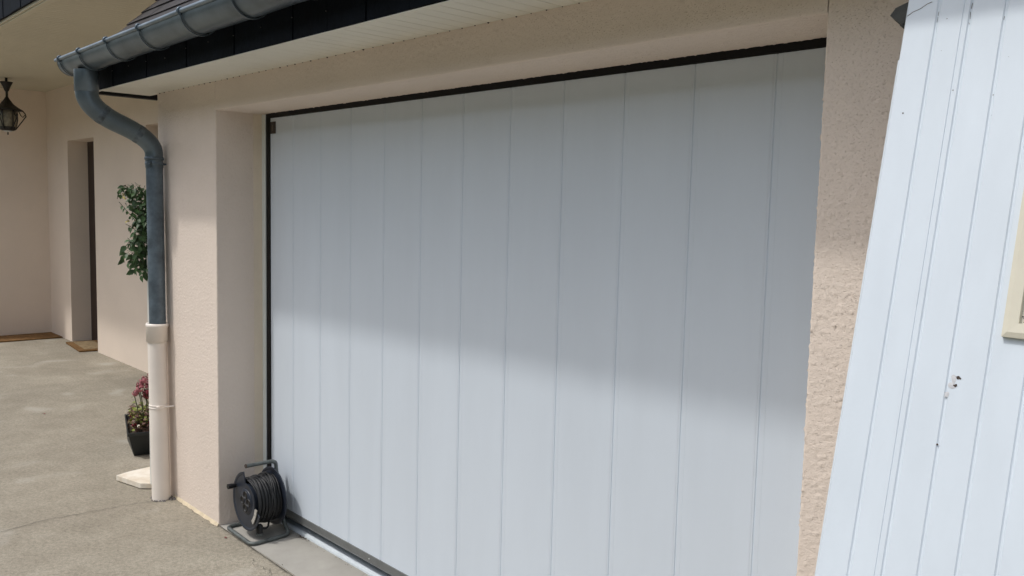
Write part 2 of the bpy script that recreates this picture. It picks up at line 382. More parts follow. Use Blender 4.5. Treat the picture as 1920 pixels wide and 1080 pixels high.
# garage roof: slate courses at 45 degrees
def slate_roof(mb, xa, xb, y0, z0, rows, pitch, exp=0.11, wdt=0.22):
    s_, c_ = math.sin(pitch), math.cos(pitch)
    for r in range(rows):
        off = (wdt/2 if r % 2 else 0); x = xa - off
        while x < xb:
            a, b = max(x, xa), min(x+wdt, xb)
            if b-a > 0.02:
                L = exp*1.5; t0 = r*exp; th_ = 0.006
                lift = 0.010+random.uniform(0, .002)
                def P(x_, t, h): return (x_, y0 + t*c_ - h*s_, z0 + t*s_ + h*c_)
                mb.add([P(a+.001, t0, lift), P(b-.001, t0, lift), P(b-.001, t0+L, 0.0), P(a+.001, t0+L, 0),
                        P(a+.001, t0, lift-th_), P(b-.001, t0, lift-th_), P(b-.001, t0+L, -th_), P(a+.001, t0+L, -th_)],
                       [(0, 1, 2, 3), (4, 7, 6, 5), (0, 4, 5, 1), (1, 5, 6, 2), (2, 6, 7, 3), (3, 7, 4, 0)])
            x += wdt
rf = MB(); slate_roof(rf, -1.425, 5.4, -0.315, 2.295, 44, math.radians(45))
rf.build('roof', 'roof_slate', gar)
rb = MB(); rb.prism([(-1.40, -0.28, 2.31), (-1.40, 2.9, 5.49), (-1.40, 6.0, 2.4), (-1.40, 5.9, 2.3), (-1.40, 2.9, 5.40), (-1.40, -0.25, 2.29)], (6.7, 0, 0))
rb.build('roof_deck', 'black_rubber', gar)

# garage door -------------------------------------------------------
# boards swept vertically: one plan profile with real grooves
dp = []
gx = [-0.2171+0.25*i for i in range(0, 12)]
dp.append((-0.4405, D))
for q in gx:
    if q > XR+0.1: break
    dp += [(q-0.0105, D), (q-0.0085, D+0.0010), (q-0.0040, D+0.0010), (q-0.0020, D+0.0035), (q+0.0002, D+0.0035), (q+0.0022, D), (q+0.016, D), (q+0.0165, D+0.0005), (q+0.018, D+0.0005), (q+0.0185, D)]
dp.append((2.62, D)); dp.append((2.62, D+0.04)); dp.append((-0.4405, D+0.04))
db = MB(); db.prism([(x_, y_, 0.1) for x_, y_ in dp], (0, 0, 2.0105-0.1))
door = db.build('garage_door', 'white_pvc', gar, label='wide white sliding door of upright boards')
fr = MB(); fr.box(XL+0.002, D-0.009, 0.0, -0.4805, D+0.05, HT-0.001); fr.build('door_frame', 'white_frame', door, bevel=0.001)
sl_ = MB(); sl_.box(-0.480, D-0.004, 0.055, -0.4425, D+0.03, HT-0.001); sl_.box(-0.4425, D-0.006, 2.0125, XR+0.02, D+0.05, HT+0.004)
sl_.build('rubber_seal', 'black_rubber', door)
al = MB(); al.box(-0.44, D-0.004, 0.068, 2.62, D+0.04, 0.1018); al.box(-0.44, D-0.0065, 0.066, 2.62, D, 0.071)
al.build('bottom_strip', 'alu', door, bevel=0.001)
gk = MB(); gk.box(-0.44, D+0.006, 0.062, 2.62, D+0.03, 0.0655); gk.build('bottom_gasket', 'black_rubber', door)
scw = MB()
for i in range(12): scw.lathe((0.45+0.75*(i-1), D-0.004, 0.083), [(0.003, 0), (0.0028, 0.0015), (0, 0.002)], 10, (0, -1, 0))
scw.build('screw', 'white_frame', door, kind='stuff')
rl = MB(); rl.prism([(-0.515, 0.246, 0.0045), (-0.515, 0.247, 0.012), (-0.515, 0.251, 0.019), (-0.515, 0.258, 0.023), (-0.515, 0.42, 0.025), (-0.515, 0.42, 0.0045)], (3.15, 0, 0))
rl.build('floor_track', 'rail_white', door)
lb = MB(); lb.box(-0.436, D-0.004, 1.935, -0.386, D-0.0002, 1.992); lab = lb.build('door_plate', 'dark_plate', door, bevel=0.002)
lm = MB(); lm.box(-0.4165, D-0.0048, 1.949, -0.4105, D-0.0039, 1.978); lm.build('plate_slot', 'plate_mark', gar)
garage_inner = MB(); garage_inner.box(-1.2, 0.5, 0.001, 4.9, 0.51, 2.1); garage_inner.build('inner_partition', 'black_rubber', gar)

# gutter -------------------------------------------------------------
GY, GZ, GR, GX0 = -0.357, 2.313, 0.071, -1.45
def gz(x): return 0.006*(x+0.08)
gu = thing('gutter', 'grey half round zinc gutter running along the eave over the garage door', 'gutter', (GX0, GY, GZ))
gt = MB(); N = 20; L1 = 5.4; xsg = [GX0+(L1-GX0)*i/30 for i in range(31)]
prof = [(GY-GR*math.cos(math.pi*i/N), GZ-GR*1.0*math.sin(math.pi*i/N)) for i in range(N+1)]
prof2 = [(GY-(GR-.0025)*math.cos(math.pi*i/N), GZ-(GR-.0025)*math.sin(math.pi*i/N)) for i in range(N+1)]
for pr in (prof, prof2):
    vs = [(xg, a, b+gz(xg)+0.0008*math.sin(xg*9)) for xg in xsg for a, b in pr]
    gt.add(vs, [(i*(N+1)+k, i*(N+1)+k+1, (i+1)*(N+1)+k+1, (i+1)*(N+1)+k) for i in range(30) for k in range(N)], True)
gt.build('trough', 'zinc_gutter', gu)
bd = MB(); bd.tube([(GX0-0.020, GY-GR-0.001, GZ+0.004+gz(GX0))]+[(xg, GY-GR-0.001, GZ+0.004+gz(xg)+0.0008*math.sin(xg*9)) for xg in xsg], 0.0092, 12); bd.build('bead', 'zinc', gu)
ec = MB(); vs = [(GX0-0.001, a, b+gz(GX0)) for a, b in prof]; ec.add(vs, [tuple(range(N+1))])
vs = [(GX0-0.006, a, b+gz(GX0)) for a, b in prof]; ec.add(vs, [tuple(range(N+1))])
ec.build('end_cap', 'zinc_gutter', gu)
brx = [-1.393, -1.083, -0.69, -0.285, 0.150, 0.582, 1.0, 1.42, 1.84, 2.26, 2.68, 3.1, 3.52, 3.94, 4.4, 4.9]
for q in brx:
    b = MB(); rr = GR+0.0035; GB = GZ+gz(q)
    pts = [(q, GY-rr*math.cos(math.pi*i/24), GB-rr*math.sin(math.pi*i/24)) for i in range(25)]
    for hw in (0.0065,):
        vs = []
        for (x_, y_, z_) in pts:
            nn = Vector((0, y_-GY, z_-GB)).normalized()*0.004
            vs += [(x_-hw, y_, z_), (x_+hw, y_, z_), (x_+hw, y_+nn.y, z_+nn.z), (x_-hw, y_+nn.y, z_+nn.z)]
        b.add(vs, [(4*i+k, 4*i+(k+1) % 4, 4*i+4+(k+1) % 4, 4*i+4+k) for i in range(24) for k in range(4)])
    # hook over the bead
    hk = [(q, GY-GR-0.001+0.0135*math.cos(t), GB+0.004+0.0135*math.sin(t)) for t in [math.radians(a) for a in range(-10, 231, 24)]]
    b.tube(hk, 0.0042, 6); b.tube([(q, GY-rr, GB-0.012), (q, GY-rr-0.003, GB+0.0)], 0.005, 6)
    b.build('bracket', 'zinc_gutter', gu)

# downpipe -----------------------------------------------------------
dn = thing('downpipe', 'grey zinc swan neck downpipe slotted into a cream plastic lower pipe at the corner', 'downpipe', (-1.12, -0.06, 0))
P0 = [(-1.195, -0.365, 2.225), (-1.195, -0.365, 2.105), (-1.168, -0.235, 2.006), (-1.148, -0.125, 1.922), (-1.140, -0.058, 1.80), (-1.138, -0.058, 1.77)]
ep = roundpath([P0[0], (-1.195, -0.365, 2.050), (-1.143, -0.058, 1.915), P0[5]], 0.19, 16)
o = MB(); o.tube(ep, [0.0545-0.0100*i/(len(ep)-1) for i in range(len(ep))], 28, cap=False); o.build('swan_neck', 'zinc_gutter', dn)
o = MB(); o.lathe((-1.195, -0.365, 2.105), [(0.0545, 0.028), (0.0568, 0.030), (0.0568, 0.135)], 28); o.build('outlet', 'zinc_gutter', dn)
for t in (0.36, 0.66):
    sm = MB()
    i = int(t*(len(ep)-1)); p_, d_ = Vector(ep[i]), (Vector(ep[i+1])-Vector(ep[i])).normalized()
    rn = 0.0545-0.0100*i/(len(ep)-1)
    sm.lathe(p_, [(rn-.0004, -0.018), (rn+.0004, -0.015), (rn+.0011, 0.0), (rn+.0004, 0.012), (rn-.0004, 0.016)], 28, d_)
    sm.build('solder_seam', 'zinc_seam', dn)
top, bot = Vector((-1.138, -0.058, 1.80)), Vector((-1.124, -0.058, 0.90))
o = MB(); o.tube([top, bot], 0.0420, 28); o.build('upper_pipe', 'zinc_old', dn)
o = MB(); o.lathe((-1.138, -0.058, 1.815), [(0.0435, -0.006), (0.0475, -0.004), (0.0485, 0.003), (0.0475, 0.010), (0.0435, 0.012)], 28)
o.lathe((-1.138, -0.058, 1.79), [(0.043, -0.006), (0.0462, -0.004), (0.0462, 0.008), (0.043, 0.010)], 28)
o.tube([(-1.108, -0.088, 1.792), (-1.090, -0.106, 1.792)], 0.010, 10); o.tube([(-1.13, -0.04, 1.79), (-1.13, 0.0, 1.79)], 0.0048, 8)
o.build('pipe_clamp', 'zinc_old', dn)
c0, c1, c2 = Vector((-1.126, -0.060, 0.945)), Vector((-1.128, -0.062, 0.85)), Vector((-1.098, -0.062, 0.0))
o = MB(); o.lathe(c1, [(0.0465, 0.0), (0.0535, 0.002), (0.0535, 0.080), (0.0565, 0.083), (0.0575, 0.092), (0.0555, 0.100), (0.047, 0.101), (0.043, 0.098)], 32, c0-c1)
o.build('collar', 'pvc_pipe', dn)
o = MB(); o.tube([c1+Vector((0, 0, .02)), c1, c2], 0.0470, 32); o.build('lower_pipe', 'pvc_pipe', dn)
cl = c1.lerp(c2, 0.405)
o = MB(); o.lathe(cl, [(0.0472, -0.011), (0.0495, -0.010), (0.0495, -0.004), (0.0482, -0.003), (0.0482, 0.003), (0.0495, 0.004), (0.0495, 0.010), (0.0472, 0.011)], 32)
o.tube([cl+Vector((0.043, -0.020, 0)), cl+Vector((0.058, -0.027, 0))], 0.0100, 14); o.tube([cl+Vector((0.058, -0.027, 0)), cl+Vector((0.061, -0.0285, 0))], 0.0045, 8); o.tube([cl+Vector((0.04, 0, 0)), cl+Vector((0.056, 0.060, 0))], 0.005, 8)
o.build('pipe_clamp', 'pvc_pipe', dn)
sk = MB()
for i in range(26):
    a = random.uniform(-2.6, 0.3); r = random.uniform(0.047, 0.062)
    sk.lathe((c2.x+r*math.cos(a), c2.y+r*math.sin(a)*0.9, 0.001), [(random.uniform(.003, .008), 0), (0.003, 0.004), (0, 0.005)], 7)
for i in range(14): sk.lathe((-1.06+random.uniform(-.01, .03), -0.02+random.uniform(-.02, .01), 0.002), [(random.uniform(.004, .009), 0), (0.003, 0.006), (0, 0.008)], 7)
o = sk.build('dirt', 'grime', None); o['kind'] = 'stuff'; o['label'] = 'dark dirt gathered round the foot of the cream downpipe'; o['category'] = 'dirt'

# ------------------------------------------------------------------ porch wing
pz = 2.82
hw_ = thing('house', 'cream rendered house front with deep porch and two recessed openings left of the garage', 'house', (-4.5, 1.6, 0))
T = 0.30
def wall_x(mb, xa, xb, z0, z1, y=PY, t=T): mb.box(xa, y, z0, xb, y+t, z1)
DX0, DX1, DH = -6.86, -5.98, 2.228
WX0, WX1, WH = -4.53, -3.55, 2.275
pw = MB()
wall_x(pw, PX-0.3, DX0, 0, pz+.1); wall_x(pw, DX1, WX0, 0, pz+.1); wall_x(pw, WX1, XC, 0, pz+.1)
wall_x(pw, DX0, DX1, DH, pz+.1); wall_x(pw, WX0, WX1, WH, pz+.1)
pw.box(PX-0.3, -0.16, 0, PX, PY, pz+.1)
pw.build('wall', 'stucco_far', hw_)
dd = MB(); dd.box(DX0-0.05, PY+0.205, 0.0, DX1+0.05, PY+0.26, DH+0.05); d_ = dd.build('door', 'brown_door', hw_, label='dark brown front door deep in its recess')
for k in range(3):
    pb = MB(); pb.box(DX0+0.12, PY+0.199, 0.15+k*0.68, DX1-0.12, PY+0.206, 0.70+k*0.68); pb.build('door_panel', 'brown_door', d_, bevel=0.003)
hd = MB(); hd.tube([(DX1-0.09, PY+0.205, 1.05), (DX1-0.09, PY+0.165, 1.05), (DX1-0.2, PY+0.165, 1.05)], 0.008, 8); hd.build('handle', 'alu', d_)
wd = MB(); wd.box(WX0-0.05, PY+0.205, 0.0, WX1+0.05, PY+0.26, WH+0.05); d2 = wd.build('door', 'brown_door', hw_)
gl = MB(); gl.box(WX0+0.14, PY+0.2, 0.5, WX1-0.14, PY+0.2045, 2.1); gl.build('pane', 'glass_dark', d2)
# slatted ceiling
ce = MB(); t = PX
while t < -1.46:
    ce.box(t+0.0006, -0.155, pz, min(t+0.0663, -1.45)-0.0030, PY, pz+0.012); t += 0.0663
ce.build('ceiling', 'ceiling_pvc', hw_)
cb = MB(); cb.box(PX-0.3, -0.17, pz+0.013, -1.45, PY, pz+0.03); cb.build('ceiling_backing', 'black_rubber', hw_)
ct = MB(); ct.box(PX-0.3, -0.20, pz-0.014, -1.45, -0.155, pz+0.02); ct.box(PX-0.3, -0.215, pz-0.004, -1.45, -0.2, pz+0.02); ct.build('ceiling_trim', 'ceiling_pvc', hw_, bevel=0.002)
pf = MB(); t = PX-0.3; k = 0
while t < -1.45:
    pf.box(t+0.002, -0.232-(k % 2)*0.004, pz+0.012, min(t+0.228, -1.45)-0.002, -0.216, pz+0.26); t += 0.228; k += 1
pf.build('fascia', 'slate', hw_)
pr_ = MB(); slate_roof(pr_, PX-0.4, -1.5, -0.26, pz+0.22, 22, math.radians(45)); pr_.build('roof', 'roof_slate', hw_)
pd = MB(); pd.prism([(PX-0.4, -0.21, pz+0.03), (PX-0.4, -0.21, pz+0.2), (PX-0.4, 1.7, pz+2.1), (PX-0.4, 1.7, pz+0.1)], (6.2, 0, 0)); pd.build('roof_deck', 'black_rubber', hw_)

# doormats
dm = thing('doormat', 'long thin brown coir mat lying against the far left wall of the porch', 'doormat', (PX+0.23, 0.5, 0))
o = MB(); o.box(PX+0.02, -0.35, 0.001, -7.19, 1.12, 0.016); o.build('mat', 'coir', dm, bevel=0.004)
dm = thing('doormat', 'square orange brown coir mat with border in the recessed brown doorway', 'doormat', (-6.37, 1.2, 0))
o = MB(); o.prism([(-6.74, 1.03, 0.001), (-6.08, 0.975, 0.001), (-6.02, 1.30, 0.001), (-6.70, 1.345, 0.001)], (0, 0, 0.018)); o.build('border', 'coir', dm, bevel=0.004)
o = MB(); o.prism([(-6.68, 1.085, 0.0195), (-6.13, 1.04, 0.0195), (-6.09, 1.25, 0.0195), (-6.65, 1.29, 0.0195)], (0, 0, 0.003)); o.build('mat_centre', 'coir_light', dm)

# hanging lantern
LX, LY = -6.69, 0.516
ln = thing('hanging_lantern', 'black wrought iron lantern with frosted glass hanging from the porch ceiling', 'lantern', (LX, LY, pz))
def lz(py): return pz - (py-146)*0.00645
o = MB(); o.lathe((LX, LY, lz(151)), [(0.0, 0.035), (0.012, 0.034), (0.012, 0), (0, 0)], 10)
for k in range(2): o.tube([(LX-0.02+0.016*math.cos(a), LY, lz(149+3*k)+0.018*math.sin(a)) for a in [i*math.pi/5 for i in range(11)]], 0.006, 6)
o.build('ceiling_hook', 'iron', ln)
o = MB(); o.lathe((LX, LY, 0), [(0.0, lz(153)), (0.060, lz(152.5)), (0.056, lz(154)), (0.036, lz(160)), (0.022, lz(166)), (0.012, lz(168)), (0.012, lz(176))], 18); o.build('canopy_cup', 'iron', ln)
o = MB(); o.lathe((LX, LY, 0), [(0.010, lz(175)), (0.028, lz(180)), (0.062, lz(187)), (0.105, lz(192)), (0.150, lz(196)), (0.150, lz(197.5)), (0.09, lz(197))], 6); o.build('lamp_roof', 'iron', ln)
o = MB(); o.lathe((LX, LY, 0), [(0.075, lz(197)), (0.088, lz(203)), (0.088, lz(214)), (0.074, lz(223))], 20); o.build('glass', 'lamp_glass', ln)
o = MB(); o.lathe((LX, LY, 0), [(0.074, lz(221)), (0.072, lz(228)), (0.05, lz(229.5)), (0.0, lz(230))], 18)
o.lathe((LX, LY, 0), [(0.0, lz(236)), (0.010, lz(235)), (0.004, lz(233)), (0.012, lz(230))], 10); o.build('base_cup', 'iron', ln)
o = MB(); o.lathe((LX, LY, 0), [(0.045, lz(229.2)), (0.035, lz(231)), (0, lz(231.5))], 14); o.build('bottom_disc', 'lamp_white', ln)
for k in range(6):
    a = math.radians(60*k+20); ca, sa = math.cos(a), math.sin(a)
    def q(r, py): return (LX+r*ca, LY+r*sa, lz(py))
    o = MB(); o.tube([q(.135, 196), q(.16, 201), q(.168, 205), q(.13, 214), q(.072, 227)], 0.006, 6)
    o.tube([q(.10, 197), q(.12, 204), q(.14, 207), q(.158, 203)], 0.0045, 6)
    o.tube([q(.089, 197), q(.092, 212), q(.076, 226)], 0.004, 6)
    o.build('scroll_arm', 'iron', ln)

# ------------------------------------------------------------------ cable reel
cr = thing('cable_reel', 'dark blue extension cable reel wound with black cable on a grey tube stand', 'cable reel', (-0.3, 0.11, 0.004))
RX, RZ = -0.288, 0.183; R0 = 0.140
def disc(y0, y1, r, cut=None, hub=0.0, n=64):
    m = MB(); pts = []
    for i in range(n):
        a = 2*math.pi*i/n            # a measured from +Z clockwise towards +X (image right)
        rr = r
        ad = (math.degrees(a)+180) % 360-180
        if cut and cut[0] <= ad <= cut[1]: rr = cut[2]
        pts.append((RX+rr*math.sin(a), rr*math.cos(a)+RZ))
    # faces with shallow dish
    ring = []
    for (yy, sc) in ((y0, 0.0), (y0, 0.42), (y0+0.003, 0.46), (y0+0.003, 0.90), (y0, 0.94), (y0, 1.0), (y1, 1.0), (y1, 0.0)):
        ring.append([(RX+(px-RX)*sc, yy, RZ+(pz_-RZ)*sc) for px, pz_ in pts])
    for r_ in range(len(ring)-1):
        vs = ring[r_]+ring[r_+1]
        m.add(vs, [(i, (i+1) % n, (i+1) % n+n, i+n) for i in range(n)])
    return m
disc(0.032, 0.038, R0, cut=(-10, 104, 0.086)).build('front_flange', 'reel_plastic', cr)
disc(0.166, 0.172, R0).build('rear_flange', 'reel_plastic', cr)
o = MB(); o.lathe((RX, 0.038, RZ), [(0.08, 0), (0.08, 0.128)], 40, (0, 1, 0)); o.build('drum', 'reel_plastic', cr)
# wound cable as real turns in layers
cb_ = MB(); tr_ = 0.0043; random.seed(3)
pts = []; turns = 15
for layer, rad in enumerate((0.101, 0.108)):
    pts = []
    for i in range(turns*36+1):
        a = i/36*2*math.pi; f = i/(turns*36); f = f if layer == 0 else 1-f
        y = 0.045+f*0.114 + 0.0022*math.sin(a*0.5+layer)+0.006*noise.noise(Vector((math.cos(a)*1.3, math.sin(a)*1.3, i*.004+layer*9)))
        r = rad + 0.005*noise.noise(Vector((math.cos(a)*2, math.sin(a)*2, i*.01+5*layer)))
        pts.append((RX+r*math.sin(a), y, RZ+r*math.cos(a)))
    cb_.tube(pts, tr_, 7)
for k in range(4):   # slack outer turns
    pts = []; tl = random.uniform(-.3, .3); yb = 0.10+0.014*k
    for i in range(61):
        a = i/60*2*math.pi; r = 0.113+0.004*math.sin(a*1+k)
        pts.append((RX+r*math.sin(a), yb+0.022*math.sin(a+tl+k*1.3), RZ+r*math.cos(a)))
    cb_.tube(pts, tr_, 7)
cb_.build('cable', 'cable', cr)
o = MB(); o.lathe((RX, 0.0300, RZ), [(0.0, 0), (0.056, 0), (0.058, 0.003), (0.060, 0.006), (0.0565, 0.006)], 36, (0, 1, 0)); hb = o.build('socket_plate', 'reel_plastic', cr)
for dx, dz in ((0, 0.031), (-0.031, 0), (0.031, 0), (0, -0.031)):
    o = MB(); o.lathe((RX+dx, 0.0296, RZ+dz), [(0.0, -0.0002), (0.0165, -0.0002), (0.0165, -0.003), (0.019, -0.003), (0.020, 0.001)], 20, (0, 1, 0)); o.build('socket', 'socket', hb)
o = MB(); o.tube([(RX-0.108, 0.032, RZ+0.052), (RX-0.108, 0.012, RZ+0.052)], [0.010, 0.012], 12); o.tube([(RX-0.108, 0.012, RZ+0.052), (RX-0.108, -0.008, RZ+0.052)], 0.0125, 12); o.build('crank_knob', 'socket', cr)
o = MB()
for r_ in (0.086, 0.092): pass
tp = [(RX+0.105*math.sin(a), 0.0285, RZ+0.105*math.cos(a)) for a in [math.radians(q) for q in range(96, 142, 5)]]
vs = []
for (x_, y_, z_) in tp: dr = Vector((x_-RX, 0, z_-RZ)).normalized(); vs += [Vector((x_, y_, z_))+dr*0.012, Vector((x_, y_, z_))-dr*0.008]
o.add(vs, [(2*i, 2*i+2, 2*i+3, 2*i+1) for i in range(len(tp)-1)]); o.add([v+Vector((0, .004, 0)) for v in vs], [(2*i, 2*i+2, 2*i+3, 2*i+1) for i in range(len(tp)-1)])
o.build('tape', 'tape', cr)
# plug dangling under the winding
o = MB(); o.tube(roundpath([(RX+0.06, 0.12, RZ-0.10), (RX+0.085, 0.10, RZ-0.125), (RX+0.075, 0.075, RZ-0.12)], 0.03), 0.0045, 8)
o.tube([(RX+0.072, 0.065, RZ-0.098), (RX+0.072, 0.065, RZ-0.108), (RX+0.072, 0.065, RZ-0.142)], [0.008, 0.016, 0.014], 12); o.build('plug', 'socket', cr)
o = MB(); o.tube([(RX+0.072, 0.065, RZ-0.1415), (RX+0.072, 0.065, RZ-0.150)], 0.017, 12); o.build('plug_rim', 'tube_grey', cr)
# tube stand
zt = 0.0135; yr = 0.196
fp = roundpath([(-0.445, yr, zt), (-0.452, 0.012, zt), (-0.172, 0.002, zt), (-0.178, yr+0.006, zt), (-0.235, yr+0.004, 0.055), (-0.300, yr, 0.30), (-0.305, yr, 0.348), (-0.285, 0.03, 0.356)], 0.032, 7)
o = MB(); o.tube(fp, 0.0094, 14)
o.tube([(-0.445, yr, zt), (-0.40, yr+.004, 0.05), (RX, yr, RZ)], 0.0085, 12); o.tube([(RX, 0.17, RZ), (RX, yr+.006, RZ)], 0.014, 14)
o.build('stand', 'tube_grey', cr)
o = MB(); o.lathe(fp[-1], [(0.0, 0.0008), (0.0078, 0.0008), (0.0103, 0.0004), (0.0104, -0.002)], 12, Vector(fp[-1])-Vector(fp[-2])); o.build('tube_end', 'rusty', cr)

# ------------------------------------------------------------------ leaning old door panel
S_ = 0.2243; Y0 = -0.658; PX0 = 2.8
ud = Vector((0, S_, 1)).normalized(); nd = Vector((0, -1, S_)).normalized()
def PP(x, z, h=0): return Vector((x, Y0+S_*z, z)) + nd*h
ol = thing('old_door_panel', 'old white ribbed door leaf with small cream window frame leaning against the wall', 'door panel', (3.4, Y0, 0))
prof = [(PX0, -0.028), (PX0, -0.0025), (PX0+0.0025, 0)]
gxs = [PX0+0.0545+0.0533*i for i in range(0, 24)]
for i, q in enumerate(gxs):
    if i == 1 or (i > 3 and i % 5 == 1): prof += [(q-0.0125, 0), (q-0.0118, -0.0011), (q-0.0111, 0)]
    prof += [(q-0.0030, 0), (q-0.0010, -0.0022), (q+0.0012, -0.0020), (q+0.0036, 0)]
prof += [(4.16, 0), (4.1625, -0.0025), (4.1625, -0.028)]
o = MB(); zb, zt2 = 0.012, 2.10
base = [PP(x_, zb, h) for x_, h in prof]; o.prism(base, ud*((zt2-zb)/ud.z)); o.build('board', 'old_white', ol)
ef = MB(); ef.prism([PP(PX0-0.0035, zb, -0.030), PP(PX0-0.0035, zb, -0.006), PP(PX0-0.0003, zb, -0.004), PP(PX0-0.0003, zb, -0.030)], ud*((1.877-zb)/ud.z)); ef.build('edge_strip', 'old_white', ol)
# window frame (outer corner x 3.029, z 1.424)
fx0, fx1, fz0, fz1 = 3.029, 3.62, 1.424, 1.86
def frame(mb, x0, x1, z0, z1, wd, h0, h1):
    po = [(x0, z0), (x1, z0), (x1, z1), (x0, z1)]; pi = [(x0+wd, z0+wd), (x1-wd, z0+wd), (x1-wd, z1-wd), (x0+wd, z1-wd)]
    pm = [(x0+wd*.35, z0+wd*.35), (x1-wd*.35, z0+wd*.35), (x1-wd*.35, z1-wd*.35), (x0+wd*.35, z1-wd*.35)]
    rings = [[PP(a, b, h0) for a, b in po], [PP(a, b, h1*0.75) for a, b in po], [PP(a, b, h1) for a, b in pm], [PP(a, b, h1*0.95) for a, b in pi], [PP(a, b, h0) for a, b in pi]]
    for r_ in range(4): mb.add(rings[r_]+rings[r_+1], [(i, (i+1) % 4, (i+1) % 4+4, i+4) for i in range(4)])
o = MB(); frame(o, fx0, fx1, fz0, fz1, 0.0215, -0.004, 0.011); wf = o.build('window_frame', 'cream_frame', ol)
o = MB(); o.prism([PP(fx0+0.018, fz0+0.018, 0.0015), PP(fx1-0.018, fz0+0.018, 0.0015), PP(fx1-0.018, fz1-0.018, 0.0015), PP(fx0+0.018, fz1-0.018, 0.0015)], nd*0.001); o.build('pane', 'beige_pane', wf)
o = MB()
for k in range(9): o.lathe(PP(fx0+0.0235+random.uniform(0, .004), fz0+0.024+random.uniform(0, .010), 0.0026), [(random.uniform(.0008, .002), 0), (0, .0008)], 6, nd)
o.build('grime_spot', 'grime', wf, kind='stuff')
# torn screw holes and stains
def blot(mb, x, z, r, h=0.0006, el=1.0, n=11, jag=0.35):
    c = PP(x, z, h); pts = []
    for k in range(n):
        a = 2*math.pi*k/n; rr = r*(1+random.uniform(-jag, jag)); pts.append(c+Vector((1, 0, 0))*rr*math.cos(a)+ud*rr*math.sin(a)*el)
    mb.add([c+nd*0.0004]+pts, [(0, k+1, (k+1) % n+1) for k in range(n)])
random.seed(11)
o = MB(); blot(o, 2.9750, 1.3545, 0.0027, el=0.9); blot(o, 2.9735, 1.3420, 0.0029, el=0.8); blot(o, 2.9600, 1.249, 0.0018); blot(o, 2.9785, 1.3535, 0.0016)
for _ in range(6): blot(o, random.uniform(2.84, 3.0), random.uniform(1.7, 1.95), random.uniform(0.0004, 0.0009))
blot(o, 2.823, 1.78, 0.0014); o.build('screw_hole', 'rusty', ol)
o = MB(); blot(o, 2.9690, 1.353, 0.004, 0.0003, 1.7); blot(o, 2.9625, 1.327, 0.003, 0.0003, 2); blot(o, 2.968, 1.342, 0.005, .0003); o.build('rust_stain', 'rust_stain', ol)
o = MB(); 
for a, b in zip([(2.803, 1.952), (2.812, 1.958), (2.824, 1.962), (2.835, 1.969)], [(2.812, 1.958), (2.824, 1.962), (2.835, 1.969), (2.842, 1.971)]):
    o.tube([PP(*a, 0.0002), PP(*b, 0.0002)], 0.0006, 5)
for i, q in enumerate(gxs[:5]):   # grime lying in the grooves near the top
    for k in range((2, 4, 1, 1, 1)[i]):
        z_ = 1.98 - abs(random.gauss(0, 0.03)); o.tube([PP(q+random.uniform(-.001, .001), z_, -0.0018), PP(q+random.uniform(-.001, .001), z_-random.uniform(.003, .012), -0.0018)], random.uniform(.0002, .00045), 5)
o.build('grime_streak', 'grime', ol, kind='stuff')
o = MB(); A = [PP(2.80, 1.998, -0.031), PP(2.765, 1.985, -0.031), PP(2.757, 1.972, -0.031), PP(2.786, 1.948, -0.031), PP(2.80, 1.94, -0.031)]
o.prism(A, nd*-0.004); o.prism([A[1]+nd*-0.002, A[2]+nd*-0.002, A[2]+nd*-0.05, A[1]+nd*-0.05], Vector((0.003, 0, 0.0)))
o.tube([PP(2.788, 1.955, -0.03), PP(2.784, 1.948, -0.024), PP(2.79, 1.944, -0.028)], 0.003, 8)
o.build('steel_bracket', 'steel_dark', ol)

# ------------------------------------------------------------------ pole on a slab, hanging plant
pl = thing('pole_stand', 'thin white pole on a cut cornered white slab behind the downpipe', 'pole', (-1.4, 0.0, 0))
o = MB(); o.prism([(-1.543, -0.148, 0.004), (-1.317, -0.095, 0.004), (-1.262, -0.03, 0.004), (-1.262, 0.16, 0.004), (-1.50, 0.21, 0.004), (-1.60, 0.13, 0.004), (-1.572, -0.073, 0.004)], (0, 0, 0.031)); o.build('slab', 'slab_white', pl, bevel=0.003)
o = MB(); o.tube([(-1.262, -0.040, 0.035), (-1.262, -0.040, 1.50)], 0.019, 18); o.build('pole', 'white_pole', pl)
hp = thing('trailing_plant', 'bushy green trailing plant with a few yellow blooms on the white pole', 'plant', (-1.262, -0.04, 1.30))
right_ = r2.copy(); PC = Vector((-1.262, -0.045, 0))
random.seed(24)
leaves = MB(); pale = MB(); stems = MB()
lv = fwd.cross(Vector((0, 0, 1))).normalized()   # sideways in plan
def pxp(px, py, dep=0.0):     # place in the vertical plane through the pole that faces the courtyard
    # plan offset measured sideways from pole (left positive) and height
    return PC - lv*((279-px)/352.0) + Vector((0, 0, 1.70-(py-345)/352.0*0.985)) + Vector((fwd.x, fwd.y, 0))*dep
